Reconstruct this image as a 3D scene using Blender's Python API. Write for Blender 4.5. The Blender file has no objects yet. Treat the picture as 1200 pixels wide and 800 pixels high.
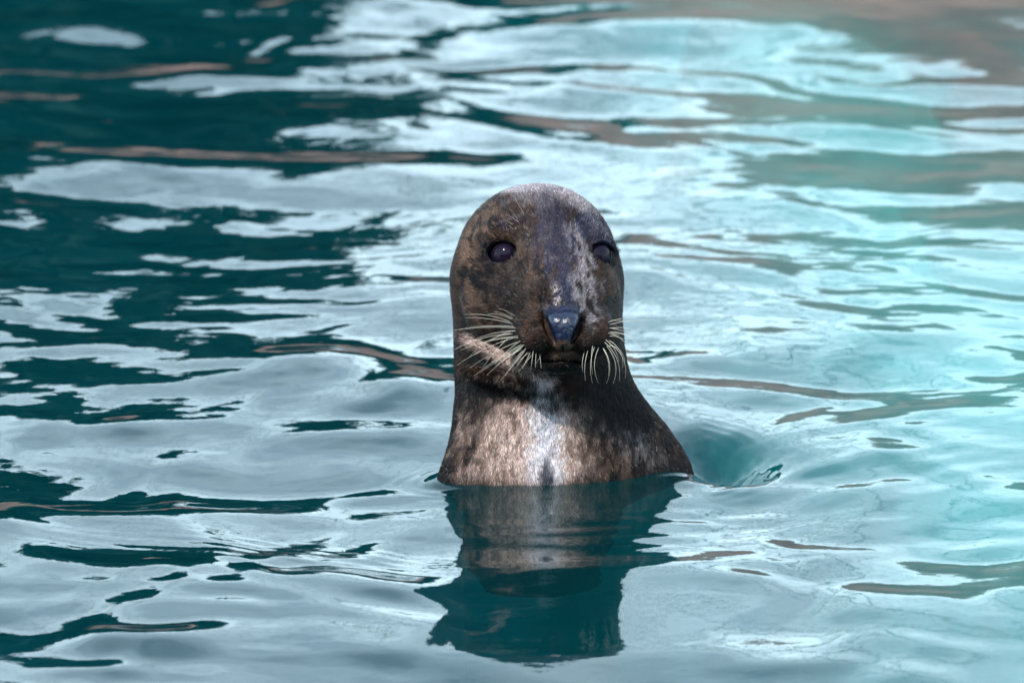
import bpy, math, random
import numpy as np
from mathutils import Vector, Matrix

# ------------------------------------------------------------------ camera, sky, sun, exposure
C = bpy.context.scene.collection
SC = bpy.context.scene
R = math.radians
PX = 0.00115                      # metres per photo pixel at the seal
DIST = 7.3                        # camera to the seal's waterline
DOWN = R(15.5)
FPX = DIST / PX
PITCH = DOWN - math.atan(170 / FPX)
CAM = Vector((-0.040, -DIST * math.cos(DOWN), DIST * math.sin(DOWN)))
cd = bpy.data.cameras.new('camera')
cam = bpy.data.objects.new('camera', cd)
C.objects.link(cam)
cam.location = CAM
cam.rotation_euler = (math.pi / 2 - PITCH, 0, 0)
cd.sensor_width = 36
cd.lens = FPX / 1200 * 36
cd.clip_start = 0.1
cd.clip_end = 3000
cd.dof.use_dof = True
cd.dof.focus_distance = DIST - 0.14
cd.dof.aperture_fstop = 6.0
SC.camera = cam

SUN_EL, SUN_AZ = 52, 205           # azimuth measured clockwise from +Y (behind the camera, a little to its left)
world = bpy.data.worlds.new('World')
SC.world = world
world.use_nodes = True
wn, wl = world.node_tree.nodes, world.node_tree.links
bg = wn['Background']
sky = wn.new('ShaderNodeTexSky')
sky.sky_type = 'NISHITA'
sky.sun_disc = False
sky.sun_elevation = R(SUN_EL)
sky.sun_rotation = R(SUN_AZ)
sky.air_density = 1.0
sky.dust_density = 1.0
sky.ozone_density = 1.0
# a thin bright veil of cloud over the whole sky, thicker towards the horizon as any layer is
geo = wn.new('ShaderNodeTexCoord')
sep = wn.new('ShaderNodeSeparateXYZ'); wl.new(geo.outputs['Generated'], sep.inputs[0])
def wmath(op, a, b=None, c=None):
    m = wn.new('ShaderNodeMath'); m.operation = op
    for i, v in enumerate((a, b, c)):
        if v is None: continue
        if isinstance(v, (int, float)): m.inputs[i].default_value = v
        else: wl.new(v, m.inputs[i])
    return m.outputs[0]
zz = wmath('ADD', wmath('MAXIMUM', sep.outputs[2], 0.0), 0.10)
cv = wn.new('ShaderNodeCombineXYZ')
wl.new(wmath('DIVIDE', sep.outputs[0], zz), cv.inputs[0])
wl.new(wmath('DIVIDE', sep.outputs[1], zz), cv.inputs[1])
cn = wn.new('ShaderNodeTexNoise'); cn.inputs['Scale'].default_value = 4.2; cn.inputs['Detail'].default_value = 7; cn.inputs['Distortion'].default_value = 0.4
wl.new(cv.outputs[0], cn.inputs['Vector'])
thick = wn.new('ShaderNodeMapRange'); thick.inputs['From Min'].default_value = 0.36; thick.inputs['From Max'].default_value = 0.60
thick.inputs['To Min'].default_value = 0.46; thick.inputs['To Max'].default_value = 0.85
wl.new(cn.outputs['Fac'], thick.inputs[0])
veil = wmath('SUBTRACT', 1.0, wmath('EXPONENT', wmath('DIVIDE', wmath('MULTIPLY', thick.outputs[0], -0.42), wmath('POWER', zz, 1.6))))
cmix = wn.new('ShaderNodeMixRGB'); cmix.inputs[2].default_value = (7.4, 9.8, 11.0, 1)
wl.new(veil, cmix.inputs[0]); wl.new(sky.outputs[0], cmix.inputs[1])
wl.new(cmix.outputs[0], bg.inputs[0])
bg.inputs[1].default_value = 0.15

sd = bpy.data.lights.new('sun', 'SUN')
sd.energy = 2.6
sd.angle = R(0.53)
sd.color = (1.0, 0.955, 0.89)
sun = bpy.data.objects.new('sun', sd)
C.objects.link(sun)
sdir = Vector((math.sin(R(SUN_AZ)) * math.cos(R(SUN_EL)), math.cos(R(SUN_AZ)) * math.cos(R(SUN_EL)), math.sin(R(SUN_EL))))
sun.rotation_euler = sdir.to_track_quat('Z', 'Y').to_euler()
sun.location = sdir * 30

SC.view_settings.view_transform = 'Standard'
SC.view_settings.look = 'None'
SC.view_settings.gamma = 1
SC.view_settings.use_curve_mapping = False
SC.view_settings.exposure = 1.35
SC.render.engine = 'CYCLES'
SC.cycles.use_denoising = True
SC.cycles.max_bounces = 8
SC.cycles.transmission_bounces = 6
SC.cycles.caustics_refractive = True
SC.cycles.caustics_reflective = False
SC.cycles.sample_clamp_indirect = 6

# ------------------------------------------------------------------ helpers
rng = np.random.default_rng(11)
random.seed(7)

def mesh_obj(name, verts, faces, mat, parent=None, smooth=True):
    me = bpy.data.meshes.new(name)
    verts = np.asarray(verts, dtype=np.float32)
    faces = np.asarray(faces, dtype=np.int32)
    k = faces.shape[1]
    me.vertices.add(len(verts))
    me.vertices.foreach_set('co', verts.ravel())
    me.loops.add(faces.size)
    me.loops.foreach_set('vertex_index', faces.ravel())
    me.polygons.add(len(faces))
    me.polygons.foreach_set('loop_start', np.arange(0, faces.size, k, dtype=np.int32))
    me.polygons.foreach_set('loop_total', np.full(len(faces), k, dtype=np.int32))
    me.update(calc_edges=True)
    me.validate()
    if smooth:
        me.polygons.foreach_set('use_smooth', np.ones(len(me.polygons), dtype=bool))
    if mat:
        me.materials.append(mat)
    o = bpy.data.objects.new(name, me)
    C.objects.link(o)
    if parent:
        o.parent = parent
    return o

def tag(o, label=None, cat=None, group=None, kind=None):
    for k, v in (('label', label), ('category', cat), ('group', group), ('kind', kind)):
        if v:
            o[k] = v
    return o

def new_mat(name):
    m = bpy.data.materials.new(name)
    m.use_nodes = True
    nt = m.node_tree
    return m, nt.nodes, nt.links, nt.nodes['Principled BSDF']

def hash3(ix, iy, iz):
    n = (ix.astype(np.int64) * 374761393 + iy.astype(np.int64) * 668265263 + iz.astype(np.int64) * 2147483647) & 0xffffffff
    n = ((n ^ (n >> 13)) * 1274126177) & 0xffffffff
    n = n ^ (n >> 16)
    return (n & 0xffff).astype(np.float32) / 65535.0

def vnoise(p):
    p = np.asarray(p, dtype=np.float32)
    i = np.floor(p).astype(np.int64)
    f = p - i
    f = f * f * (3 - 2 * f)
    out = 0
    for dx in (0, 1):
        wx = f[:, 0] if dx else 1 - f[:, 0]
        for dy in (0, 1):
            wy = f[:, 1] if dy else 1 - f[:, 1]
            for dz in (0, 1):
                wz = f[:, 2] if dz else 1 - f[:, 2]
                out = out + wx * wy * wz * hash3(i[:, 0] + dx, i[:, 1] + dy, i[:, 2] + dz)
    return out

def fbm(p, n=4, g=0.5):
    a, s, t = 1.0, 0, 0
    p = np.array(p, dtype=np.float32)
    for k in range(n):
        s = s + a * vnoise(p + 17.3 * k)
        t += a
        a *= g
        p = p * 2.03
    return s / t

def sstep(a, b, x):
    t = np.clip((x - a) / (b - a), 0, 1)
    return t * t * (3 - 2 * t)

def ground(px, py):
    """photo pixel -> point on the still water (world x, y)"""
    d = Vector(((px - 600) / FPX, -(py - 400) / FPX, -1.0))
    d = Matrix.Rotation(math.pi / 2 - PITCH, 3, 'X') @ d
    t = -CAM.z / d.z
    return CAM.x + d.x * t, CAM.y + d.y * t

# ------------------------------------------------------------------ the seal's shape: model space in photo pixels (X right, Y up, W towards the camera)
def prof(y, tab):
    ys = [t[0] for t in tab]
    return [np.interp(y, ys, [t[i] for t in tab]) for i in range(1, len(tab[0]))]

def smin(a, b, k):
    h = np.maximum(k - np.abs(a - b), 0) / k
    return np.minimum(a, b) - h * h * k * 0.25

def smax(a, b, k):
    return -smin(-a, -b, k)

def ell(P, c, r, rot=None):
    q = P - np.array(c, np.float32)
    if rot is not None:
        q = q @ np.array(rot, np.float32)
    r = np.array(r, np.float32)
    k0 = np.sqrt(((q / r) ** 2).sum(-1))
    k1 = np.sqrt(((q / (r * r)) ** 2).sum(-1)) + 1e-6
    return k0 * (k0 - 1) / k1

def cone(P, a, b, ra, rb):
    a = np.array(a, np.float32); b = np.array(b, np.float32)
    ab = b - a
    t = np.clip(((P - a) @ ab) / (ab @ ab), 0, 1)
    d = np.linalg.norm(P - a - t[:, None] * ab, axis=-1)
    return d - (ra + (rb - ra) * t)

def chain(P, pts):
    d = None
    for (a, b) in zip(pts[:-1], pts[1:]):
        c = cone(P, a[:3], b[:3], a[3], b[3])
        d = c if d is None else np.minimum(d, c)
    return d

def rot_xyz(ax, ay, az):
    return np.array(Matrix.Rotation(ax, 3, 'X') @ Matrix.Rotation(ay, 3, 'Y') @ Matrix.Rotation(az, 3, 'Z'))

# smooth tables for the neck and chest:  Y, centre X, half width, centre W, half depth
NECK = np.array([
    (-420, 0, 70, -160, 100), (-250, 0, 90, -90, 100), (-120, 5, 98, -60, 84), (-45, 22, 128, -34, 72), (0, 30.5, 157.5, -22, 64), (35, 31, 142, -21, 68),
    (62, 24.5, 130, -22, 75), (90, 14, 116, -22, 78), (115, 5, 105, -22, 82), (140, -1, 101, -22, 86),
    (190, -4, 99, -20, 90), (240, -5, 97, -14, 92), (320, -5, 86, -10, 92)], np.float32)
def neck_sdf(P):
    yy = P[:, 1]
    ys = NECK[:, 0]
    # cubic (Catmull-Rom style) interpolation on a dense table
    cx, rx, cw, rw = [np.interp(yy, DENSE[:, 0], DENSE[:, i]) for i in (1, 2, 3, 4)]
    sh = -0.28 * sstep(160, 0, yy) * (P[:, 0] - cx)
    q = np.sqrt(((P[:, 0] - cx) / rx) ** 2 + ((P[:, 2] - cw - sh) / rw) ** 2)
    d = (q - 1) * np.minimum(rx, rw)
    return smax(d, yy - 262, 30)
def densify(tab):
    ys = np.linspace(tab[0, 0], tab[-1, 0], 400)
    out = [ys]
    for i in range(1, tab.shape[1]):
        v = np.interp(ys, tab[:, 0], tab[:, i])
        k = np.exp(-0.5 * (np.arange(-30, 31) / 8.0) ** 2); k /= k.sum()
        v = np.convolve(np.pad(v, 30, mode='edge'), k, 'valid')
        out.append(v)
    return np.stack(out, -1)
DENSE = densify(NECK)

EYES = [((-42, 271, 73), (-0.26, 0.16, 0.95)), ((64, 270, 58), (0.44, 0.14, 0.88))]
EYER = 18.0

def sdf(P):
    P = np.asarray(P, np.float32)
    d = neck_sdf(P)
    d = smin(d, ell(P, (-6, 258, -8), (95, 97, 104)), 26)
    # jaw and cheeks
    d = smin(d, ell(P, (1, 216, 42), (91, 70, 62)), 9)
    # face: dorsal bridge running down to the nose
    m = chain(P, [(6, 276, 24, 60), (13, 244, 64, 57), (20, 212, 98, 46), (23, 200, 112, 38)])
    d = smin(d, m, 30)
    d = smin(d, ell(P, (17, 220, 76), (60, 50, 52)), 26)
    # whisker pads, chin, nose
    d = smin(d, ell(P, (-11, 178, 121), (35, 26, 45), rot_xyz(0, 0.25, 0.2)), 13)
    d = smin(d, ell(P, (57, 177, 116), (32, 26, 45), rot_xyz(0, -0.25, -0.2)), 13)
    d = smin(d, ell(P, (24, 150, 104), (40, 17, 40)), 8)
    nose = smin(ell(P, (15, 191, 151), (12, 14, 21)), ell(P, (33, 191, 150), (12, 14, 21)), 14)
    nose = smin(nose, ell(P, (24, 175, 151), (14, 17, 20)), 14)
    d = smin(d, nose, 8)
    # brow swellings
    d = smin(d, ell(P, (-38, 299, 62), (34, 16, 22), rot_xyz(0, 0, 0.25)), 20)
    d = smin(d, ell(P, (57, 293, 56), (24, 12, 18), rot_xyz(0, 0, -0.5)), 16)
    # roll of skin under the left jaw, throat folds
    d = smin(d, ell(P, (-40, 146, 52), (60, 9, 26), rot_xyz(0, 0, -0.42)), 9)
    d = smin(d, ell(P, (-30, 122, 52), (66, 9, 22), rot_xyz(0, 0, -0.22)), 16)
    # nostril slits, philtrum and mouth, cut straight back into the muzzle
    def slit(pts, r, wmin, k):
        q = P[:, :2]
        c = None
        for (p0, p1) in zip(pts[:-1], pts[1:]):
            a0 = np.array(p0[:2], np.float32); ab = np.array(p1[:2], np.float32) - a0
            t = np.clip(((q - a0) @ ab) / (ab @ ab), 0, 1)
            e = np.linalg.norm(q - a0 - t[:, None] * ab, axis=-1) - (p0[2] + (p1[2] - p0[2]) * t)
            c = e if c is None else np.minimum(c, e)
        return smax(d, -np.maximum(c, wmin - P[:, 2]), k)
    d = slit([(1, 203, 0.8), (3, 193, 3.2), (8, 180, 4.0), (15, 168, 1.6)], 0, 142, 4)
    d = slit([(46, 202, 0.8), (45, 192, 2.9), (40, 180, 3.6), (34, 168, 1.4)], 0, 140, 4)
    d = slit([(24, 164, 0.8), (24, 147, 1.6)], 0, 146, 4)
    d = slit([(-38, 160, 1.0), (-14, 151, 2.2), (8, 147, 2.4), (24, 149, 2.2), (42, 146, 2.4), (62, 150, 2.2), (80, 160, 1.0)], 0, 92, 4)
    # eye sockets and lids
    for (c, nrm) in EYES:
        c = np.array(c, np.float32); nrm = np.array(nrm, np.float32); nrm /= np.linalg.norm(nrm)
        q = P - c
        h = q @ nrm
        rr = q - h[:, None] * nrm
        # lids: an almond ring round the eye
        e = np.sqrt((rr[:, 0] / 1.22) ** 2 + (rr[:, 1] / 0.86) ** 2 + rr[:, 2] ** 2)
        lid = np.sqrt((e - 18.2) ** 2 + (h - (11.0 if c[0] < 0 else 8.0)) ** 2) - (2.8 if c[0] < 0 else 2.0)
        d = smin(d, lid, 10)
        hole = np.maximum(np.maximum(e - 16.2, -h), h - 40)
        d = smax(d, -hole, 3)
    return d

WATERW = 56.0
sp, cp = math.sin(PITCH), math.cos(PITCH)
def to_world(P):
    P = np.asarray(P, dtype=np.float64)
    x = P[..., 0] * PX
    y = (P[..., 1] * sp - (P[..., 2] - WATERW) * cp) * PX
    z = (P[..., 1] * cp + (P[..., 2] - WATERW) * sp) * PX
    return np.stack([x, y, z], -1)

def to_model(Q):
    x, y, z = Q[..., 0] / PX, Q[..., 1] / PX, Q[..., 2] / PX
    return np.stack([x, y * sp + z * cp, WATERW - y * cp + z * sp], -1)

# ------------------------------------------------------------------ the water surface
def axis_grid(lo, hi, flo, fhi, fine, growth=1.12):
    mid = list(np.arange(flo, fhi + fine, fine))
    a, st = [mid[0]], fine
    while a[-1] > lo:
        st *= growth
        a.append(a[-1] - st)
    b, st = [mid[-1]], fine
    while b[-1] < hi:
        st *= growth
        b.append(b[-1] + st)
    g = np.array(a[:0:-1] + mid + b[1:])
    g[0], g[-1] = lo, hi
    return g

POOL = (-9.0, 9.0, -11.0, 8.0)     # x0, x1, y0, y1 of the pool
gx = axis_grid(POOL[0], POOL[1], -0.95, 1.05, 0.0034)
gy = axis_grid(POOL[2], POOL[3], -1.25, 3.9, 0.0048)
X, Y = np.meshgrid(gx, gy)

def waves(X, Y, lam0, lam1, n, slope, seed, dirs=(0, 2 * math.pi)):
    r = np.random.default_rng(seed)
    h = np.zeros_like(X)
    for _ in range(n):
        lam = math.exp(r.uniform(math.log(lam0), math.log(lam1)))
        th = r.uniform(*dirs)
        k = 2 * math.pi / lam
        h += slope / k * math.sqrt(2.0 / n) * np.sin(k * (X * math.cos(th) + Y * math.sin(th)) + r.uniform(0, 6.283))
    return h

def bump(px, py, rx, ry, deg, rot=0):
    """a low swell whose back (far) side turns away from the camera by about deg"""
    x0, y0 = ground(px, py)
    sx = rx * PX
    sy = ry * PX / math.sin(DOWN)
    c, s = math.cos(rot), math.sin(rot)
    U = ((X - x0) * c + (Y - y0) * s) / sx
    V = (-(X - x0) * s + (Y - y0) * c) / sy
    return math.tan(R(deg)) * sy * 1.17 * np.exp(-0.5 * (U * U + V * V)) * 0.0 + math.tan(R(deg)) * sy * np.exp(0.5) * np.exp(-0.5 * (U * U + V * V))

# domain warp so that crests wander
wx = waves(X, Y, 0.5, 1.6, 10, 0.5, 3)
wy = waves(X, Y, 0.5, 1.6, 10, 0.5, 4)
Xw, Yw = X + wx * 0.4, Y + wy * 0.4
Xs = Xw + waves(X, Y, 0.16, 0.45, 14, 0.6, 5) * 0.55
Ys = Yw + waves(X, Y, 0.16, 0.45, 14, 0.6, 6) * 0.55
far = sstep(0.2, 3.0, Y)
H = waves(Xw, Yw, 0.9, 2.2, 8, 0.028, 21, (0.9, 2.2))
H += waves(Xw, Yw, 0.28, 0.8, 16, 0.036, 22) * (1 + 0.25 * far)
near = sstep(1.6, -0.2, Y)
H += waves(Xs, Ys, 0.10, 0.28, 26, 0.034, 23) * (0.75 + 0.65 * near)
H += waves(Xw + 0.2 * wy, Yw, 0.03, 0.09, 30, 0.013, 24) * (0.45 + 0.55 * sstep(-0.2, 0.5, Y) * sstep(2.5, 1.0, Y))

H += waves(Xw, Yw, 0.22, 0.50, 14, 0.026, 27, (1.25, 1.9)) * sstep(0.5, 1.4, Y)

# swells that are seen one by one in the photo: where the back of each one lies, half-sizes in its pixels, tilt
for (bx0, by0, brx, bry, deg) in [
    (90, 598, 200, 20, 7.0), (90, 655, 170, 20, 6.5), (290, 590, 120, 9, 5.5), (360, 415, 62, 16, 7.5), (465, 447, 60, 17, 7),
    (420, 500, 80, 10, 6.5), (145, 492, 34, 8, 7), (155, 750, 62, 10, 7.5), (475, 679, 48, 9, 7.5), (250, 690, 20, 5, 5),
    (40, 705, 90, 8, 6.5), (960, 462, 60, 7, 5), (880, 455, 40, 6, 5), (1010, 460, 40, 6, 4.5), (800, 415, 40, 8, 4),
    (1090, 690, 120, 10, 3.5), (940, 770, 60, 6, 4), (330, 760, 70, 6, 3), (110, 790, 30, 5, 4), (770, 655, 70, 6, 3)]:
    H += bump(bx0, by0 + bry, brx, bry, deg)

# long drawn-out wake to the right of the seal, and fine capillary lines on the left
cx_, cy_ = ground(980, 565)
H += waves(X, Y, 0.05, 0.16, 14, 0.034, 31, (2.02, 2.26)) * np.exp(-0.5 * (((X - cx_) / 0.26) ** 2 + ((Y - cy_ - 0.5 * (X - cx_)) / 0.22) ** 2))
cx_, cy_ = ground(330, 648)
ln = Y - cy_ + 0.22 * (X - cx_) - 0.10 * (X - cx_) ** 2
H += 0.00026 * (0.5 + vnoise(np.stack([X.ravel() * 9, Y.ravel() * 9, 0 * X.ravel()], -1)).reshape(X.shape)) * np.sin(ln * 2 * math.pi / (0.030 - 0.03 * ln) + 14 * wx) * np.exp(-0.5 * (((X - cx_) / 0.20) ** 2 + (ln / 0.045) ** 2))

calm = np.exp(-0.5 * (((X - 0.03) / 0.17) ** 4 + ((Y + 0.50) / 0.44) ** 4))
H *= 1 - 0.75 * calm
H += waves(Xw, Y, 0.03, 0.07, 20, 0.030, 41, (1.2, 1.95)) * np.exp(-0.5 * (((X - 0.05) / 0.22) ** 2 + ((Y + 0.12) / 0.16) ** 2))
# the ring of water that the seal's own bobbing sends towards the camera
prof_y = np.linspace(-1.6, 0.4, 2001)
sl = np.zeros_like(prof_y)
def seg(a, b, deg):
    sl[(prof_y >= a) & (prof_y < b)] = math.tan(R(deg))
seg(-0.29, 0.10, 1.2)
seg(-0.37, -0.29, -4.5)
seg(-0.75, -0.37, 0.4)
seg(-1.25, -0.75, 6.5)
ker = np.exp(-0.5 * (np.arange(-60, 61) / 16.0) ** 2)
ker /= ker.sum()
sl = np.convolve(sl, ker, 'same')
ph = np.cumsum(sl) * (prof_y[1] - prof_y[0])
ph -= ph[-1]
Rr = np.hypot(X, (Y - 0.9)) - 0.9
ringy = -Rr
env = np.exp(-0.5 * ((X - 0.02) / 0.30) ** 4)
H += np.interp(ringy, prof_y, ph, right=0) * env * sstep(0.35, 0.0, Y) * 0.9

xw, yw = ground(845, 532)
hol = np.exp(-0.5 * (((X - xw) / 0.040) ** 2 + ((Y - yw + 0.35 * (X - xw)) / 0.055) ** 2))
H -= 0.052 * hol
H += waves(X, Y, 0.018, 0.06, 24, 0.13, 51) * np.minimum(1, 1.4 * hol)
rr_ = np.hypot(X - xw + 0.06, (Y - yw) * 0.8)
H += 0.00045 * np.sin(rr_ * 2 * math.pi / 0.019 + 26 * wx) * np.exp(-0.5 * ((rr_ - 0.11) / 0.03) ** 2) * (X > xw - 0.02)
# the water clings to the coat in a small meniscus
Q = np.stack([X, Y, H], -1)
nearb = (np.abs(X - 0.03) < 0.26) & (np.abs(Y) < 0.30)
db = sdf(to_model(Q[nearb]).astype(np.float32)) * PX
H[nearb] += 0.0055 * np.exp(-np.abs(db) / 0.006) + 0.0007 * np.sin(db / 0.013 * 6.28 + 5 * wx[nearb]) * np.exp(-np.abs(db) / 0.016)
H *= sstep(-14, -3, -np.abs(X)) * 1.0
H = H.astype(np.float32)
verts = np.stack([X, Y, H], -1).reshape(-1, 3)
ny, nx = X.shape
idx = np.arange(nx * ny).reshape(ny, nx)
faces = np.stack([idx[:-1, :-1], idx[:-1, 1:], idx[1:, 1:], idx[1:, :-1]], -1).reshape(-1, 4)

wm, n, l, p = new_mat('pool_water')
out = n['Material Output']
n.remove(p)
tc = n.new('ShaderNodeTexCoord')
nz = n.new('ShaderNodeTexNoise')
nz.inputs['Scale'].default_value = 48
nz.inputs['Detail'].default_value = 3
l.new(tc.outputs['Object'], nz.inputs['Vector'])
bp = n.new('ShaderNodeBump')
bp.inputs['Strength'].default_value = 0.25
bp.inputs['Distance'].default_value = 0.0009
l.new(nz.outputs['Fac'], bp.inputs['Height'])
def node(t, **kw):
    x = n.new(t)
    for k, v in kw.items():
        x.inputs[k].default_value = v
    if 'Normal' in x.inputs:
        l.new(bp.outputs[0], x.inputs['Normal'])
    return x
fres = node('ShaderNodeFresnel', IOR=1.333)
gl = node('ShaderNodeBsdfGlossy', Roughness=0.0)
gl.inputs['Color'].default_value = (1, 1, 1, 1)
clear = node('ShaderNodeBsdfTransparent')
refr = node('ShaderNodeBsdfRefraction', IOR=1.333, Roughness=0.0)
scat = node('ShaderNodeBsdfDiffuse')
scat.inputs['Color'].default_value = (0.0004, 0.032, 0.037, 1)      # fine particles in the water
def mixs(f, a, b):
    x = n.new('ShaderNodeMixShader')
    if isinstance(f, float): x.inputs[0].default_value = f
    else: l.new(f, x.inputs[0])
    l.new(a, x.inputs[1]); l.new(b, x.inputs[2])
    return x.outputs[0]
trans = mixs(0.4, clear.outputs[0], refr.outputs[0])
bodyw = mixs(0.30, trans, scat.outputs[0])
l.new(mixs(fres.outputs[0], bodyw, gl.outputs[0]), out.inputs['Surface'])
va = n.new('ShaderNodeVolumeAbsorption'); va.inputs['Color'].default_value = (0.03, 0.76, 0.80, 1); va.inputs['Density'].default_value = 1.7
l.new(va.outputs[0], out.inputs['Volume'])
water = mesh_obj('water', verts, faces, wm)
tag(water, 'teal pool water with smooth swells and pale sky reflections', kind='structure')

def water_z(x, y):
    i = int(np.clip(np.searchsorted(gx, x), 0, nx - 1)); j = int(np.clip(np.searchsorted(gy, y), 0, ny - 1))
    return float(H[j, i])

# ------------------------------------------------------------------ pool floor, bank and far trees (mostly seen as reflections)
fm, n, l, p = new_mat('pool_floor_paint')
nz = n.new('ShaderNodeTexNoise'); nz.inputs['Scale'].default_value = 2.2; nz.inputs['Detail'].default_value = 6
cr = n.new('ShaderNodeValToRGB')
cr.color_ramp.elements[0].position = 0.35; cr.color_ramp.elements[0].color = (0.05, 0.38, 0.34, 1)
cr.color_ramp.elements[1].position = 0.65; cr.color_ramp.elements[1].color = (0.16, 0.78, 0.68, 1)
tc = n.new('ShaderNodeTexCoord'); l.new(tc.outputs['Object'], nz.inputs['Vector'])
l.new(nz.outputs['Fac'], cr.inputs[0]); l.new(cr.outputs[0], p.inputs['Base Color'])
p.inputs['Roughness'].default_value = 0.8
fx = np.concatenate([np.linspace(POOL[0], -0.6, 25), np.linspace(-0.5, 1.5, 40), np.linspace(1.7, POOL[1], 25)]); fy = np.linspace(POOL[2], POOL[3], 90)
FX, FY = np.meshgrid(fx, fy)
FZ = -2.4 + 2.05 * sstep(0.12, 0.82, FX + 0.10 * FY) + 0.05 * (fbm(np.stack([FX.ravel() * 1.2, FY.ravel() * 1.2, 0 * FX.ravel()], -1), 3).reshape(FX.shape) - .5)
fv = np.stack([FX, FY, FZ], -1).reshape(-1, 3)
i2 = np.arange(90 * 90).reshape(90, 90)
ff = np.stack([i2[:-1, :-1], i2[:-1, 1:], i2[1:, 1:], i2[1:, :-1]], -1).reshape(-1, 4)
floor_ = mesh_obj('pool_floor', fv, ff, fm)
tag(floor_, 'pale turquoise pool floor under the water', kind='structure')

rm, n, l, p = new_mat('brown_rock')
nz = n.new('ShaderNodeTexNoise'); nz.inputs['Scale'].default_value = 1.7; nz.inputs['Detail'].default_value = 8
cr = n.new('ShaderNodeValToRGB')
cr.color_ramp.elements[0].position = 0.3; cr.color_ramp.elements[0].color = (0.065, 0.042, 0.036, 1)
cr.color_ramp.elements[1].position = 0.7; cr.color_ramp.elements[1].color = (0.20, 0.125, 0.105, 1)
tc = n.new('ShaderNodeTexCoord'); l.new(tc.outputs['Object'], nz.inputs['Vector'])
l.new(nz.outputs['Fac'], cr.inputs[0]); l.new(cr.outputs[0], p.inputs['Base Color'])
p.inputs['Roughness'].default_value = 0.9

# bank terrain: a ring of ground round the pool that reaches the horizon, with a rock face on the far side
def bank_height(x, y):
    e = np.maximum.reduce([POOL[0] - x, x - POOL[1], POOL[2] - y, y - POOL[3]])   # >0 outside the pool
    nn = fbm(np.stack([x * 0.9, y * 0.9, 0 * x], -1), 5)
    base = np.where(e > 0, 0.25, -1.7)
    farside = sstep(-1.0, 0.6, y - POOL[3]) * sstep(9.0, 2.0, y - POOL[3])
    rock = farside * (0.05 + (0.45 + 0.9 * nn + 0.6 * sstep(0.3, 1.6, x)) * sstep(-0.4, 0.8, x))
    return base * sstep(-0.4, 0.2, e) + np.where(e > -0.4, rock, -3.2)
bx = np.concatenate([[-900, -300, -100, -40, -22, -14], np.linspace(-10, 10, 120), [14, 22, 40, 100, 300, 900]])
by = np.concatenate([[-900, -300, -100, -40, -22, -14], np.linspace(-12, 7, 40), np.linspace(7.1, 12, 50), [14, 18, 25, 40, 100, 300, 900]])
BX, BY = np.meshgrid(bx, by)
BZ = bank_height(BX.ravel(), BY.ravel()).reshape(BX.shape)
bv = np.stack([BX, BY, BZ], -1).reshape(-1, 3)
i3 = np.arange(BX.size).reshape(BX.shape)
bf = np.stack([i3[:-1, :-1], i3[:-1, 1:], i3[1:, 1:], i3[1:, :-1]], -1).reshape(-1, 4)
tag(mesh_obj('rocky_bank', bv, bf, rm), 'brown sunlit rock bank round the pool', kind='structure')

# rock shelf just under the water on the far right; its deeper foot carries the pool's turquoise paint
sm, n, l, p = new_mat('shelf_rock')
tc = n.new('ShaderNodeTexCoord')
na = n.new('ShaderNodeTexNoise'); na.inputs['Scale'].default_value = 5; na.inputs['Detail'].default_value = 8
nb = n.new('ShaderNodeTexNoise'); nb.inputs['Scale'].default_value = 2.2; nb.inputs['Detail'].default_value = 6
l.new(tc.outputs['Object'], na.inputs['Vector']); l.new(tc.outputs['Object'], nb.inputs['Vector'])
ca_ = n.new('ShaderNodeValToRGB'); cb_ = n.new('ShaderNodeValToRGB')
for c_, lo, hi in ((ca_, (0.05, 0.038, 0.034, 1), (0.24, 0.17, 0.15, 1)), (cb_, (0.05, 0.38, 0.34, 1), (0.16, 0.78, 0.68, 1))):
    c_.color_ramp.elements[0].position = 0.35; c_.color_ramp.elements[0].color = lo
    c_.color_ramp.elements[1].position = 0.65; c_.color_ramp.elements[1].color = hi
l.new(na.outputs['Fac'], ca_.inputs[0]); l.new(nb.outputs['Fac'], cb_.inputs[0])
sx = n.new('ShaderNodeSeparateXYZ'); l.new(tc.outputs['Object'], sx.inputs[0])
ad = n.new('ShaderNodeMath'); ad.operation = 'MULTIPLY_ADD'; ad.inputs[1].default_value = 0.35
l.new(na.outputs['Fac'], ad.inputs[0]); l.new(sx.outputs[2], ad.inputs[2])
mr = n.new('ShaderNodeMapRange'); mr.inputs['From Min'].default_value = -0.26; mr.inputs['From Max'].default_value = 0.10
l.new(ad.outputs[0], mr.inputs[0])
mm = n.new('ShaderNodeMixRGB'); l.new(mr.outputs[0], mm.inputs[0]); l.new(cb_.outputs[0], mm.inputs[1]); l.new(ca_.outputs[0], mm.inputs[2])
l.new(mm.outputs[0], p.inputs['Base Color'])
p.inputs['Roughness'].default_value = 0.9
ux, uy = np.linspace(-0.4, 5.0, 90), np.linspace(0.6, 7.7, 90)
UX, UY = np.meshgrid(ux, uy)
un = fbm(np.stack([UX.ravel() * 2.2, UY.ravel() * 1.4, 0 * UX.ravel()], -1), 5).reshape(UX.shape)
UZ = -3.4 + 3.32 * sstep(-1.0, 0.34, (UX - 0.82) + 0.45 * (np.minimum(UY, 4) - 2.55) + 1.1 * (un - .5)) * sstep(-0.35, 0.45, UX) + 0.22 * (un - 0.6)
UZ = np.minimum(UZ, -0.035)
i4 = np.arange(UX.size).reshape(UX.shape)
tag(mesh_obj('rock_shelf', np.stack([UX, UY, UZ], -1).reshape(-1, 3), np.stack([i4[:-1, :-1], i4[:-1, 1:], i4[1:, 1:], i4[1:, :-1]], -1).reshape(-1, 4), sm), 'brown rock shelf just under the water on the far right', kind='structure')

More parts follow.
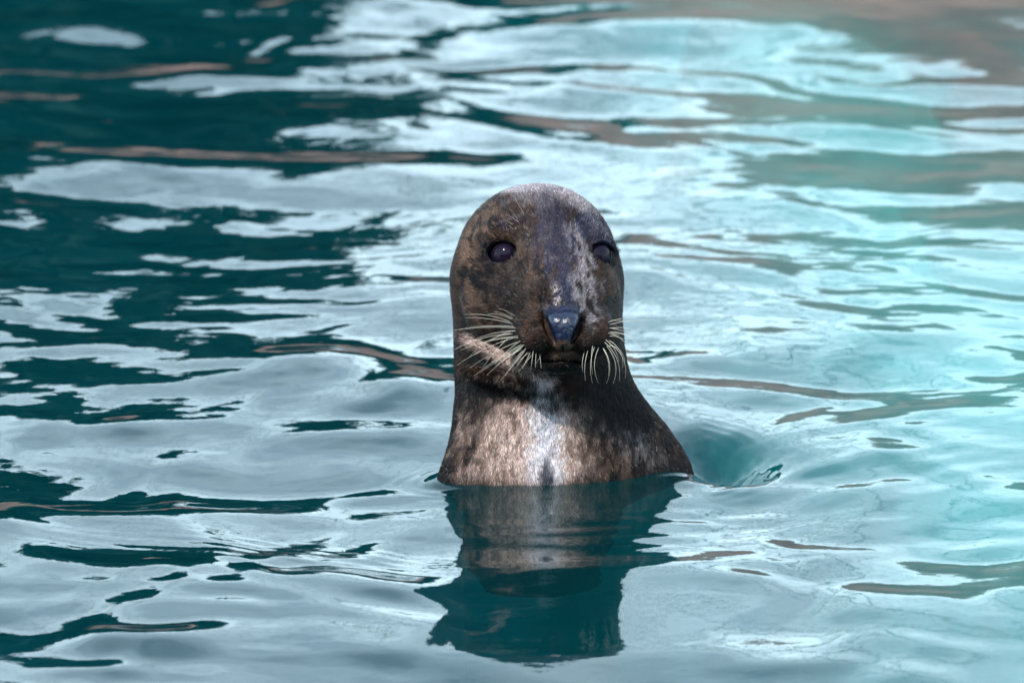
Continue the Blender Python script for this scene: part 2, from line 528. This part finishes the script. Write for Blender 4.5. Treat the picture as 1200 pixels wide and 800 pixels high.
# dark evergreen wood beyond the far bank, on the left
lm, n, l, p = new_mat('evergreen_leaf')
p.inputs['Base Color'].default_value = (0.005, 0.024, 0.020, 1)
p.inputs['Roughness'].default_value = 0.8
p.inputs['Specular IOR Level'].default_value = 0.1
def wood(blobs, per):
    vs, fs = [], []
    for (x, y, z, rx, ry, rz) in blobs:
        d = rng.normal(size=(per, 3)); d /= np.linalg.norm(d, axis=1)[:, None]
        c = d * rng.uniform(0.55, 1.02, (per, 1)) * np.array([rx, ry, rz]) + np.array([x, y, z])
        a = rng.normal(size=(per, 3)); a /= np.linalg.norm(a, axis=1)[:, None]
        b = np.cross(a, rng.normal(size=(per, 3))); b /= np.linalg.norm(b, axis=1)[:, None]
        s = rng.uniform(0.10, 0.22, (per, 1))
        q = np.stack([c - a * s, c + b * s * 0.6, c + a * s, c - b * s * 0.6], 1)
        fs.append(np.arange(per * 4).reshape(per, 4) + sum(len(v) for v in vs))
        vs.append(q.reshape(-1, 3))
    return np.concatenate(vs), np.concatenate(fs)
blobs = []
for k in range(46):
    x = -7.5 + 8.3 * k / 45 + random.uniform(-.2, .2)
    top = 1.38 - 0.3 * sstep(-1.6, 0.3, np.array(x)) + 0.62 * sstep(-0.65, -1.15, np.array(x)) + random.uniform(-.3, .3)
    for z in np.arange(0.15, top - .3, 0.45):
        blobs.append((x + random.uniform(-.3, .3), 9.2 + random.uniform(-.5, .8), z, 0.55, 0.5, 0.5))
for k in range(60):                 # unseen trees added behind the viewer to darken eye reflections and front fill
    x = -16 + 32 * k / 59 + random.uniform(-.3, .3)
    for z in np.arange(0.8, 5.5 + random.uniform(-1.2, 1.0), 0.9):
        blobs.append((x, -15.5 + random.uniform(-.8, .8), z, 0.9, 0.7, 0.8))
wv, wf = wood(blobs, 230)
bvs, bfs = [wv], [wf]
def limb(p, d, ln, r, depth):
    n_ = 6
    p = np.array(p, float); d = np.array(d, float)
    base = sum(len(v) for v in bvs)
    vv = []
    for i in range(n_ + 1):
        t = i / n_
        a = np.cross(d, (0.3, 1, 0.2)); a /= np.linalg.norm(a); b = np.cross(d, a); b /= np.linalg.norm(b)
        for q in range(4):
            an = q * math.pi / 2
            vv.append(p + r * (1 - 0.75 * t) * (math.cos(an) * a + math.sin(an) * b))
        if i < n_:
            if depth and i >= 2 and random.random() < 0.7:
                side = d + rng.normal(size=3) * np.array([1.0, 0.4, 0.35]); side /= np.linalg.norm(side)
                kids.append((p.copy(), side, ln * 0.55, r * 0.5, depth - 1))
            p = p + d * ln / n_
            d = d + rng.normal(size=3) * 0.16 + np.array([0, 0, -0.02]); d /= np.linalg.norm(d)
    bvs.append(np.array(vv))
    bfs.append(np.array([(base + i * 4 + q, base + i * 4 + (q + 1) % 4, base + i * 4 + 4 + (q + 1) % 4, base + i * 4 + 4 + q) for i in range(n_) for q in range(4)]))
kids = []
for (x, h, z0) in [(-2.8, 4.5, 0.2), (-1.9, 5.0, 0.2), (-1.1, 4.6, 0.2), (-0.4, 5.2, 0.2), (0.8, 4.8, 0.2), (2.0, 5.0, 0.2)]:
    for k in range(2):
        kids.append(((x + random.uniform(-.5, .5), 9.8 + random.uniform(-.4, .6), z0 + random.uniform(.4, 1.2)), (random.choice((-1, 1)) * random.uniform(.6, 1.2), random.uniform(-.1, .1), 1.0), h * random.uniform(.7, 1.1), 0.016, 2))
while kids:
    limb(*kids.pop())
wv, wf = np.concatenate(bvs), np.concatenate(bfs)
tag(mesh_obj('evergreen_wood', wv, wf, lm, smooth=False), 'dark evergreen wood beyond the far bank, with unseen trees added behind the viewer', 'wood', kind='stuff')

def fine_axis(lo, hi, a, b, f, c):
    g = [lo]
    while g[-1] < hi:
        x = g[-1]
        dist = max(a - x, x - b, 0)
        g.append(x + min(c, f + dist * 0.06))
    return np.array(g, np.float32)

GX = fine_axis(-205, 270, -110, 110, 2.0, 9)
GY = fine_axis(-430, 372, 125, 350, 2.0, 9)
GW = fine_axis(-300, 200, 20, 178, 2.0, 9)

def surface_nets(F, GX, GY, GW):
    nx, ny, nw = F.shape
    inside = F < 0
    corners = [(a, b, c) for a in (0, 1) for b in (0, 1) for c in (0, 1)]
    cnt = np.zeros((nx - 1, ny - 1, nw - 1), np.int8)
    for a, b, c in corners:
        cnt += inside[a:nx - 1 + a, b:ny - 1 + b, c:nw - 1 + c]
    act = (cnt > 0) & (cnt < 8)
    ci = np.argwhere(act)
    vid = np.full(act.shape, -1, np.int64)
    vid[act] = np.arange(len(ci))
    pos = np.zeros((len(ci), 3)); wsum = np.zeros(len(ci))
    G = [GX, GY, GW]
    for a in corners:
        for ax in range(3):
            if a[ax] == 1:
                continue
            b = list(a); b[ax] = 1
            ia, ib = ci + np.array(a), ci + np.array(b)
            fa = F[ia[:, 0], ia[:, 1], ia[:, 2]]; fb = F[ib[:, 0], ib[:, 1], ib[:, 2]]
            cross = (fa < 0) != (fb < 0)
            t = np.where(cross, fa / np.where(cross, fa - fb, 1), 0)
            pa = np.stack([G[k][ia[:, k]] for k in range(3)], -1); pb = np.stack([G[k][ib[:, k]] for k in range(3)], -1)
            pos += np.where(cross[:, None], pa + (pb - pa) * t[:, None], 0)
            wsum += cross
    pos /= wsum[:, None]
    quads = []
    for ax in range(3):
        sl0 = [slice(None)] * 3; sl1 = [slice(None)] * 3
        sl0[ax] = slice(0, -1); sl1[ax] = slice(1, None)
        A, B = inside[tuple(sl0)], inside[tuple(sl1)]
        e = np.argwhere(A != B)
        flip = A[tuple(e.T)]
        o1, o2 = [(1, 2), (2, 0), (0, 1)][ax]
        ok = (e[:, o1] > 0) & (e[:, o2] > 0) & (e[:, o1] < F.shape[o1] - 1) & (e[:, o2] < F.shape[o2] - 1)
        e, flip = e[ok], flip[ok]
        q = []
        for d1, d2 in ((-1, -1), (0, -1), (0, 0), (-1, 0)):
            k = e.copy(); k[:, o1] += d1; k[:, o2] += d2
            q.append(vid[tuple(k.T)])
        q = np.stack(q, -1)
        q = np.where(flip[:, None], q, q[:, ::-1])
        quads.append(q)
    return pos, np.concatenate(quads)

def field(fn, GX, GY, GW):
    F = np.empty((len(GX), len(GY), len(GW)), np.float32)
    ay, aw = np.meshgrid(GY, GW, indexing='ij')
    ay, aw = ay.ravel(), aw.ravel()
    B = 6
    for i in range(0, len(GX), B):
        xs = GX[i:i + B]
        P = np.stack([np.repeat(xs, len(ay)), np.tile(ay, len(xs)), np.tile(aw, len(xs))], -1).astype(np.float32)
        F[i:i + B] = fn(P).reshape(len(xs), len(GY), len(GW))
    return F

def grad(fn, P, e=0.6):
    g = np.zeros_like(P)
    for k in range(3):
        d = np.zeros(3, np.float32); d[k] = e
        g[:, k] = (fn(P + d) - fn(P - d)) / (2 * e)
    return g

def newton(fn, P, n=3):
    for _ in range(n):
        g = grad(fn, P)
        d = fn(P)
        st = (d / np.maximum((g * g).sum(-1), 0.05))[:, None] * g
        ln = np.linalg.norm(st, axis=1)[:, None]
        P = P - st * np.minimum(1, 2.0 / np.maximum(ln, 1e-6))
    return P

F = field(sdf, GX, GY, GW)
SV, SF = surface_nets(F, GX, GY, GW)
SV = newton(sdf, SV.astype(np.float32))
SN = grad(sdf, SV)
SN /= np.linalg.norm(SN, axis=1)[:, None] + 1e-9

SV = SV + SN * (2.0 * (fbm(SV * np.array([1 / 11., 1 / 30., 1 / 20.], np.float32) + 9, 3) - .5) * sstep(150, 120, SV[:, 1]) + 0.9 * (fbm(SV / 9.0, 3) - .5) + 1.3 * (vnoise(SV / 2.6) - .5) * (np.hypot((SV[:, 0] - 24) / 22, (SV[:, 1] - 188) / 22) < 1) * (SV[:, 2] > 140))[:, None]

def front(x, y):
    """depth W of the seal's surface under the model point (x, y)"""
    w = np.arange(230, -120, -1.0, dtype=np.float32)
    P = np.stack([np.full_like(w, x), np.full_like(w, y), w], -1)
    d = sdf(P)
    k = np.argmax(d < 0)
    return float(w[k]) if d[k] < 0 else 0.0

# (root, tip, sag) in the 1200-wide photo's pixels
LW = [((599, 378), (544, 369), 5), ((601, 375), (572, 368), 3), ((604, 383), (530, 388), 4), ((600, 391), (516, 421), 9), ((602, 396), (536, 428), 4),
      ((608, 400), (551, 431), 3), ((612, 403), (556, 440), 2), ((612, 407), (571, 439), 2), ((616, 410), (587, 445), 0), ((619, 411), (600, 436), 0),
      ((622, 411), (612, 432), 0), ((628, 412), (627, 430), 0), ((632, 413), (634, 431), 0), ((606, 388), (548, 402), 5), ((614, 405), (580, 430), 1),
      ((609, 394), (541, 410), 4), ((617, 407), (592, 440), -1), ((605, 372), (585, 362), 2)]
RW = [((711, 378), (738, 373), 2), ((712, 381), (760, 376), 3), ((713, 389), (753, 412), 9), ((712, 394), (732, 400), 3), ((713, 385), (744, 388), 3),
      ((688, 410), (685, 445), -3), ((696, 405), (693, 448), -5), ((701, 406), (700, 448), -7), ((705, 407), (709, 449), -8), ((709, 405), (717, 449), -9),
      ((712, 402), (731, 443), -10), ((684, 412), (682, 435), -2), ((706, 400), (724, 446), -9), ((711, 398), (728, 430), -8), ((714, 391), (740, 398), 4)]
BW = [((610, 262), (594, 252), 0), ((615, 253), (601, 229), 0), ((608, 259), (597, 245), 0), ((619, 251), (614, 242), 0),
      ((677, 245), (679, 235), 0), ((686, 248), (689, 240), 0), ((604, 265), (590, 258), 0)]
# pelage: dark wet brown with paler patches, some shade and sheen painted in, laid out in model space
def pelage(V, N):
    x, y, w = V[:, 0], V[:, 1], V[:, 2]
    n1 = fbm(V / 24.0, 4); n2 = fbm(V / 8.0 + 40, 3)
    n3 = fbm(V * np.array([1 / 4.0, 1 / 13., 1 / 9.], np.float32) + 80, 3)
    n4 = fbm(V / 4.5 + 140, 2)
    dark = np.array([0.0035, 0.0026, 0.0030]); brown = np.array([0.024, 0.0115, 0.0065])
    tan = np.array([0.115, 0.070, 0.048]); pale = np.array([0.60, 0.44, 0.385]); grey = np.array([0.215, 0.19, 0.205])
    col = dark + (brown - dark) * sstep(0.34, 0.62, 0.6 * n1 + 0.4 * n2)[:, None]
    def mix(c, a):
        nonlocal col
        a = np.clip(a, 0, 1)[:, None]
        col = col * (1 - a) + np.asarray(c) * a
    def blob(cx, cy, rx, ry, rot=0, soft=0.5, rag=0.5):
        c, s = math.cos(rot), math.sin(rot)
        u = ((x - cx) * c + (y - cy) * s) / rx; v = (-(x - cx) * s + (y - cy) * c) / ry
        return sstep(1 + soft, 1 - soft, np.sqrt(u * u + v * v) + (n2 - 0.5) * 2 * rag + (n1 - .5) * rag)
    fr = sstep(-30, 20, w)
    head = sstep(135, 160, y)
    # mottled tan over the left brow, cheek and temple
    mix(tan, 0.75 * sstep(.42, .62, n4 * .5 + n2 * .5) * blob(-66, 312, 34, 30, 0.7, .6, .7) * fr)
    mix(tan, 0.85 * sstep(.40, .60, n2) * blob(-84, 262, 14, 60, 0.12, .5, .7) * fr)
    mix(tan * .8, 0.7 * sstep(.48, .62, n2) * blob(-62, 215, 34, 46, 0, .5, .6) * fr)
    mix(tan * .55, 0.7 * sstep(.48, .64, n3) * blob(-8, 262, 26, 66, 0, .5, .6) * fr)
    mix(tan * .6, 0.8 * sstep(.44, .62, n2) * blob(86, 250, 12, 50, 0, .5, .5) * fr)
    mix(brown * 1.5, 0.6 * sstep(.45, .6, n2) * blob(-20, 205, 34, 40, 0, .5, .6))
    mix(dark, 0.75 * blob(-44, 222, 26, 34, .2, .6, .8))
    # pale crown, the streak by the right eye and the grey patch below it
    mix(grey * 1.2, 0.95 * blob(-24, 350, 40, 9, -0.06, .5, .6))
    mix(grey * 1.2, 0.95 * sstep(.3, .5, n3) * blob(32, 340, 40, 11, -0.55, .5, .7))
    mix(grey * .5, 0.75 * blob(-2, 334, 30, 12, 0, .5, .8))
    mix(grey * .7, 0.8 * sstep(.4, .55, n4) * blob(66, 312, 34, 12, -0.85, .5, .8))
    mix(grey, 0.95 * sstep(.40, .54, n3) * blob(41, 278, 9, 34, 0.35, .4, .8) * fr)
    mix(grey * .85, 0.9 * sstep(.40, .54, n3) * blob(50, 238, 15, 34, 0.25, .4, .8) * fr)
    mix(grey * .6, 0.6 * sstep(.42, .56, n3) * blob(58, 210, 14, 24, 0.2, .5, .8) * fr)
    # dark neck sides, throat roll and pale chest
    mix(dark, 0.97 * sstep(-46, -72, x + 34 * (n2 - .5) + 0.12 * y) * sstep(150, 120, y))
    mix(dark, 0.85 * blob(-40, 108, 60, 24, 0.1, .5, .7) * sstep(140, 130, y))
    mix(dark, 0.8 * blob(64, 98, 46, 44, -0.4, .5, .7))  # the head's shadow on the right of the throat, painted dark
    mix(pale * .9, 0.92 * sstep(.25, .5, n3) * blob(-34, 146, 58, 8, -0.46, .4, .6) * fr * sstep(95, 60, w))
    patch = blob(-14, 36, 62, 60, 0, .5, .8)
    mix(tan, 0.85 * patch)
    mix(pale, 0.95 * patch * sstep(0.29, 0.52, n2 * .4 + n3 * .6 - .04 + .16 * np.exp(-((x - 4) / 34) ** 2)))
    mix(dark, 0.65 * patch * sstep(.52, .62, n3) * sstep(14, 40, np.abs(x - 6)))
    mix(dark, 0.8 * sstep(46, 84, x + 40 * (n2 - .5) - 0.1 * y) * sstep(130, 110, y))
    mix(tan * .8, 0.8 * blob(84, 30, 60, 46, 0, .5, .8) * sstep(.50, .62, n3))
    mix(grey * .5, 0.55 * blob(118, 42, 46, 18, -.6, .5, .9) * sstep(.46, .58, n3))
    mix((0.56, 0.58, 0.66), 0.75 * blob(4, 48, 16, 60, 0.03, .8, .8))  # bluish-white glint of sky and water down the chest, painted in
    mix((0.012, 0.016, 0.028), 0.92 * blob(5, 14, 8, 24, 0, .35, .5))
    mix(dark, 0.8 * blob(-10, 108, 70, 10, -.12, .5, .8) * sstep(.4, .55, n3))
    # dark eye rims, muzzle, mouth and nose
    for (c, nrm) in EYES:
        r = np.linalg.norm((V - np.array(c)) * np.array([1 / 1.25, 1, 1]), axis=1)
        mix((0.004, 0.004, 0.006), sstep(27, 19, r))
    mix(dark, 0.85 * blob(24, 150, 46, 13, 0, .5, .3) * sstep(60, 100, w))
    mix(dark, 0.8 * blob(56, 158, 30, 22, 0, .5, .3) * sstep(60, 100, w))  # shade under the right side of the muzzle, painted dark
    mix((0.003, 0.006, 0.020), sstep(3, -2, np.abs(x - 24) - np.interp(y, [168, 205], [13, 22]) + 4 * (n4 - .5)) * sstep(168, 174, y) * sstep(220, 203, y + 8 * (n3 - .5)) * sstep(138, 148, w))
    mix((0.05, 0.028, 0.022), 0.7 * sstep(4, 0, np.abs(x - 24) - 11) * sstep(174, 168, y) * sstep(158, 163, y) * sstep(138, 148, w))
    mix(tan * .5, 0.8 * blob(24, 158, 14, 9, 0, .4, .3) * sstep(130, 140, w))
    for (rt, tp, sag) in LW + RW + BW[:0]:
        r = np.hypot(x - (rt[0] - 635), y - (570 - rt[1]))
        mix((0.003, 0.003, 0.004), 0.9 * sstep(3.4, 1.6, r) * (w > 60))
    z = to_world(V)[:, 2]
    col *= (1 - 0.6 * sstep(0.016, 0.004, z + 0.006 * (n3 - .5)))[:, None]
    return np.clip(col, 0, 1)
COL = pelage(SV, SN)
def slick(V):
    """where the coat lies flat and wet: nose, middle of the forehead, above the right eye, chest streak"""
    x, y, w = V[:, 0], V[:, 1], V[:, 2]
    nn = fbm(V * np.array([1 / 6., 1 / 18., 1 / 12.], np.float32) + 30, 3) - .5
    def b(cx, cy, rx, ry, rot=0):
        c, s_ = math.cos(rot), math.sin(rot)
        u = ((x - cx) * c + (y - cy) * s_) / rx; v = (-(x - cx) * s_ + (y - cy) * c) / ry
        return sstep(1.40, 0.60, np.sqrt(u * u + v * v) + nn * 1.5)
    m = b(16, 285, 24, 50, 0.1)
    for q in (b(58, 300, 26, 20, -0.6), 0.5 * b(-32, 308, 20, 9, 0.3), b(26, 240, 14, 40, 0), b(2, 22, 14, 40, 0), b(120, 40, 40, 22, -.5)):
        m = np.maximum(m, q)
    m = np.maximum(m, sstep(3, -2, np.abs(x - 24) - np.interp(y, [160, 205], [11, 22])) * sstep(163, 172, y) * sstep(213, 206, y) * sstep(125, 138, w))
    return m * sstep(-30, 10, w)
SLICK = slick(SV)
COL = COL + (np.array([0.0032, 0.0045, 0.023]) - COL) * (0.62 * SLICK * (np.abs(SV[:, 1] - 22) > 40) * (SV[:, 1] > 214))[:, None]  # blue sky sheen on forehead and brow, mixed into the coat colour

bm_, n, l, p = new_mat('wet_fur')
at = n.new('ShaderNodeVertexColor'); at.layer_name = 'pelage'
tc = n.new('ShaderNodeTexCoord')
mp = n.new('ShaderNodeMapping'); mp.inputs['Scale'].default_value = (1, 1, 0.22)
l.new(tc.outputs['Object'], mp.inputs['Vector'])
nz = n.new('ShaderNodeTexNoise'); nz.inputs['Scale'].default_value = 520; nz.inputs['Detail'].default_value = 3
l.new(mp.outputs[0], nz.inputs['Vector'])
mul = n.new('ShaderNodeMapRange'); mul.inputs['From Min'].default_value = 0.3; mul.inputs['From Max'].default_value = 0.7
mul.inputs['To Min'].default_value = 0.45; mul.inputs['To Max'].default_value = 1.6
l.new(nz.outputs['Fac'], mul.inputs[0])
mx = n.new('ShaderNodeVectorMath'); mx.operation = 'MULTIPLY'
l.new(at.outputs[0], mx.inputs[0]); l.new(mul.outputs[0], mx.inputs[1])
l.new(mx.outputs[0], p.inputs['Base Color'])
p.inputs['Roughness'].default_value = 0.42
p.inputs['Roughness'].default_value = 0.5
wt = n.new('ShaderNodeVertexColor'); wt.layer_name = 'slick'
l.new(wt.outputs[0], p.inputs['Coat Weight'])
p.inputs['Coat Roughness'].default_value = 0.13
p.inputs['Specular IOR Level'].default_value = 0.10
bp = n.new('ShaderNodeBump'); bp.inputs['Strength'].default_value = 0.5; bp.inputs['Distance'].default_value = 0.0012
l.new(nz.outputs['Fac'], bp.inputs['Height'])
l.new(bp.outputs[0], p.inputs['Normal'])
nz2 = n.new('ShaderNodeTexNoise'); nz2.inputs['Scale'].default_value = 60; nz2.inputs['Detail'].default_value = 4
l.new(tc.outputs['Object'], nz2.inputs['Vector'])
bp2 = n.new('ShaderNodeBump'); bp2.inputs['Strength'].default_value = 0.25; bp2.inputs['Distance'].default_value = 0.004
l.new(nz2.outputs['Fac'], bp2.inputs['Height']); l.new(bp2.outputs[0], bp.inputs['Normal'])
l.new(bp.outputs[0], p.inputs['Coat Normal'])

seal = bpy.data.objects.new('seal', None)
C.objects.link(seal)
tag(seal, 'wet dark brown seal upright in the pool with pale chest and long whiskers', 'seal')
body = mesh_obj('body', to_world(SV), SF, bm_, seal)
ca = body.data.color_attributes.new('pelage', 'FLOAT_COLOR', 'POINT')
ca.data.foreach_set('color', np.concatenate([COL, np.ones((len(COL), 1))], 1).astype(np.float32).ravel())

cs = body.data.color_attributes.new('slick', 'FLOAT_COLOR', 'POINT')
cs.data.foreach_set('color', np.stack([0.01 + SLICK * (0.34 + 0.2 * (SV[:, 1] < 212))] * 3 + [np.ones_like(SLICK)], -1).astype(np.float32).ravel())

# short fur lying along the coat
fum, n, l, p = new_mat('fur_hair')
at = n.new('ShaderNodeAttribute'); at.attribute_name = 'hair_colour'
l.new(at.outputs['Color'], p.inputs['Base Color'])
p.inputs['Roughness'].default_value = 0.20
p.inputs['Specular IOR Level'].default_value = 0.15
tri = np.concatenate([SF[:, [0, 1, 2]], SF[:, [0, 2, 3]]])
A, B_, C_ = SV[tri[:, 0]], SV[tri[:, 1]], SV[tri[:, 2]]
area = np.linalg.norm(np.cross(B_ - A, C_ - A), axis=1)
cen = (A + B_ + C_) / 3
fn_ = SN[tri[:, 0]]
wgt = area * (cen[:, 1] > -25) * (fn_[:, 2] > -0.25)
NH = 150000
pick = rng.choice(len(tri), NH, p=wgt / wgt.sum())
u = rng.random((NH, 2)); u = np.where((u.sum(1) > 1)[:, None], 1 - u, u)
root = A[pick] + (B_[pick] - A[pick]) * u[:, :1] + (C_[pick] - A[pick]) * u[:, 1:]
ti = tri[pick]
bw = np.stack([1 - u.sum(1), u[:, 0], u[:, 1]], -1)[:, :, None]
hn = (SN[ti] * bw).sum(1); hn /= np.linalg.norm(hn, axis=1)[:, None]
hc = (COL[ti] * bw).sum(1)
hs = (SLICK[ti] * bw[:, :, 0]).sum(1)
keep = rng.random(NH) > 0.6 * hs
for (c, nrm) in EYES:
    keep &= np.linalg.norm((root - np.array(c)) * np.array([1 / 1.2, 1.1, 1]), axis=1) > 18
keep &= ~((np.hypot((root[:, 0] - 24) / 21, (root[:, 1] - 184) / 26) < 1) & (root[:, 2] > 130))
root, hn, hc = root[keep], hn[keep], hc[keep]
nh = len(root)
away = root - np.array([24, 190, 150]); away /= np.linalg.norm(away, axis=1)[:, None]
k_ = sstep(170, 120, root[:, 1])[:, None] * sstep(110, 60, root[:, 2])[:, None]
flow = away * (1 - k_) + np.array([0, -1, -0.15]) * k_ + 0.28 * rng.normal(size=(nh, 3)) + 0.35 * (np.stack([fbm(root / 14.0 + q, 2) for q in (5, 60, 110)], -1) - .5)
flow -= (flow * hn).sum(1)[:, None] * hn
flow /= np.linalg.norm(flow, axis=1)[:, None]
hl = rng.uniform(4.0, 9.0, (nh, 1)) * (0.6 + 0.4 * sstep(150, 60, root[:, 2])[:, None])
p1 = root + hl * 0.5 * (flow + 0.28 * hn) - 0.3 * hn
p2 = root + hl * (flow + 0.24 * hn)
pts = to_world(np.stack([root - 0.5 * hn, p1, p2], 1)).reshape(-1, 3).astype(np.float32)
hcv = bpy.data.hair_curves.new('fur')
hcv.add_curves([3] * nh)
hcv.points.foreach_set('position', pts.ravel())
ra = hcv.attributes.get('radius') or hcv.attributes.new('radius', 'FLOAT', 'POINT')
ra.data.foreach_set('value', np.tile(np.array([0.30, 0.24, 0.06]) * PX, nh).astype(np.float32))
ha = hcv.attributes.new('hair_colour', 'FLOAT_COLOR', 'CURVE')
hcol = hc * rng.lognormal(-0.22, 0.55, (nh, 1)) + 0.001
ha.data.foreach_set('color', np.concatenate([np.clip(hcol, 0, .7), np.ones((nh, 1))], 1).astype(np.float32).ravel())
hcv.materials.append(fum)
fur = bpy.data.objects.new('fur', hcv)
C.objects.link(fur)
fur.parent = seal
fur['kind'] = 'stuff'

# eyes
em, n, l, p = new_mat('wet_eye')
p.inputs['Base Color'].default_value = (0.006, 0.004, 0.010, 1)
p.inputs['Roughness'].default_value = 0.09
p.inputs['IOR'].default_value = 1.2
def uv_sphere(r, nu=32, nv=20):
    vs, fs = [], []
    for j in range(nv + 1):
        th = math.pi * j / nv
        for i in range(nu):
            a = 2 * math.pi * i / nu
            vs.append((r * math.sin(th) * math.cos(a), r * math.sin(th) * math.sin(a), r * math.cos(th)))
    for j in range(nv):
        for i in range(nu):
            fs.append((j * nu + i, (j + 1) * nu + i, (j + 1) * nu + (i + 1) % nu, j * nu + (i + 1) % nu))
    return np.array(vs), np.array(fs)
for (c, nrm) in EYES:
    nrm = np.array(nrm) / np.linalg.norm(nrm)
    v, f = uv_sphere(EYER)
    mesh_obj('eye', to_world(v * 1.0 + np.array(c) + nrm * -0.5), f, em, seal)

# whiskers
hm, n, l, p = new_mat('whisker_hair')
p.inputs['Base Color'].default_value = (0.40, 0.37, 0.30, 1)
p.inputs['Roughness'].default_value = 0.35
def whisker(p0, p1, p2, r0=0.29, r1=0.08, n=14, k=5):
    p0, p1, p2 = map(lambda q: np.array(q, float), (p0, p1, p2))
    vs, fs = [], []
    for i in range(n + 1):
        t = i / n
        c = (1 - t) ** 2 * p0 + 2 * t * (1 - t) * p1 + t * t * p2
        d = 2 * (1 - t) * (p1 - p0) + 2 * t * (p2 - p1); d /= np.linalg.norm(d)
        a = np.cross(d, (0.3, 0.2, 0.93)); a /= np.linalg.norm(a); b = np.cross(d, a)
        r = r0 + (r1 - r0) * t ** 0.8
        for j in range(k):
            an = 2 * math.pi * j / k
            vs.append(c + r * (math.cos(an) * a + math.sin(an) * b))
        if i:
            for j in range(k):
                o = (i - 1) * k
                fs.append((o + j, o + (j + 1) % k, o + k + (j + 1) % k, o + k + j))
    return mesh_obj('whisker', to_world(np.array(vs)), np.array(fs), hm, seal)
def add_whiskers(lst, side, back):
    more = [((r_[0] + random.uniform(-4, 4), r_[1] + random.uniform(-4, 4)), (r_[0] + (t_[0] - r_[0]) * random.uniform(.45, 1.0) + random.uniform(-6, 6), r_[1] + (t_[1] - r_[1]) * random.uniform(.45, 1.0) + random.uniform(-6, 6)), s_ * random.uniform(.3, 1)) for (r_, t_, s_) in (lst if side < 0 else lst[::2])] if back else []
    for (rt, tp, sag) in lst + more:
        x0, y0 = rt[0] - 635, 570 - rt[1]
        x2, y2 = tp[0] - 635, 570 - tp[1]
        w0 = front(x0, y0) - 1.0
        ln = math.hypot(x2 - x0, y2 - y0)
        w2 = w0 + (12 - 0.30 * ln if back else 14)
        w1 = w0 + 0.28 * ln
        mx_, my_ = (x0 + x2) / 2, (y0 + y2) / 2
        dx, dy = (x2 - x0) / ln, (y2 - y0) / ln
        px_, py_ = -dy, dx
        if py_ < 0 or (abs(py_) < .3 and px_ * side < 0):
            px_, py_ = -px_, -py_
        whisker((x0, y0, w0), (mx_ + px_ * abs(sag) * 1.5, my_ + py_ * abs(sag) * 1.5, w1), (x2, y2, w2))
add_whiskers(LW, -1, True)
add_whiskers(RW, 1, True)
add_whiskers(BW, 0, False)

# drops of water caught on the wet coat
dm, n, l, p = new_mat('water_drop')
p.inputs['Base Color'].default_value = (0.9, 0.95, 1, 1)
p.inputs['Roughness'].default_value = 0.16
p.inputs['IOR'].default_value = 1.33
p.inputs['Transmission Weight'].default_value = 1.0
sv, sf = uv_sphere(1.0, 10, 6)
dv, df = [], []
spots = [(random.gauss(0, 7), random.uniform(4, 50)) for _ in range(60)] + [(random.gauss(-6, 2.0), random.uniform(50, 118)) for _ in range(24)] \
    + [(random.gauss(38, 3), random.gauss(184, 5)) for _ in range(22)] + [(random.gauss(8, 1.5), random.gauss(182, 5)) for _ in range(6)] \
    + [(random.uniform(60, 150), random.uniform(6, 60)) for _ in range(14)]
for (x, y) in spots:
    r = random.uniform(0.6, 1.5)
    w = front(x, y)
    df.append(sf + sum(len(v) for v in dv))
    dv.append(sv * np.array([1, 1.15, 0.8]) * r + np.array([x, y, w + 0.2]))
beads = mesh_obj('water_drops', to_world(np.concatenate(dv)), np.concatenate(df), dm, seal)
beads['kind'] = 'stuff'
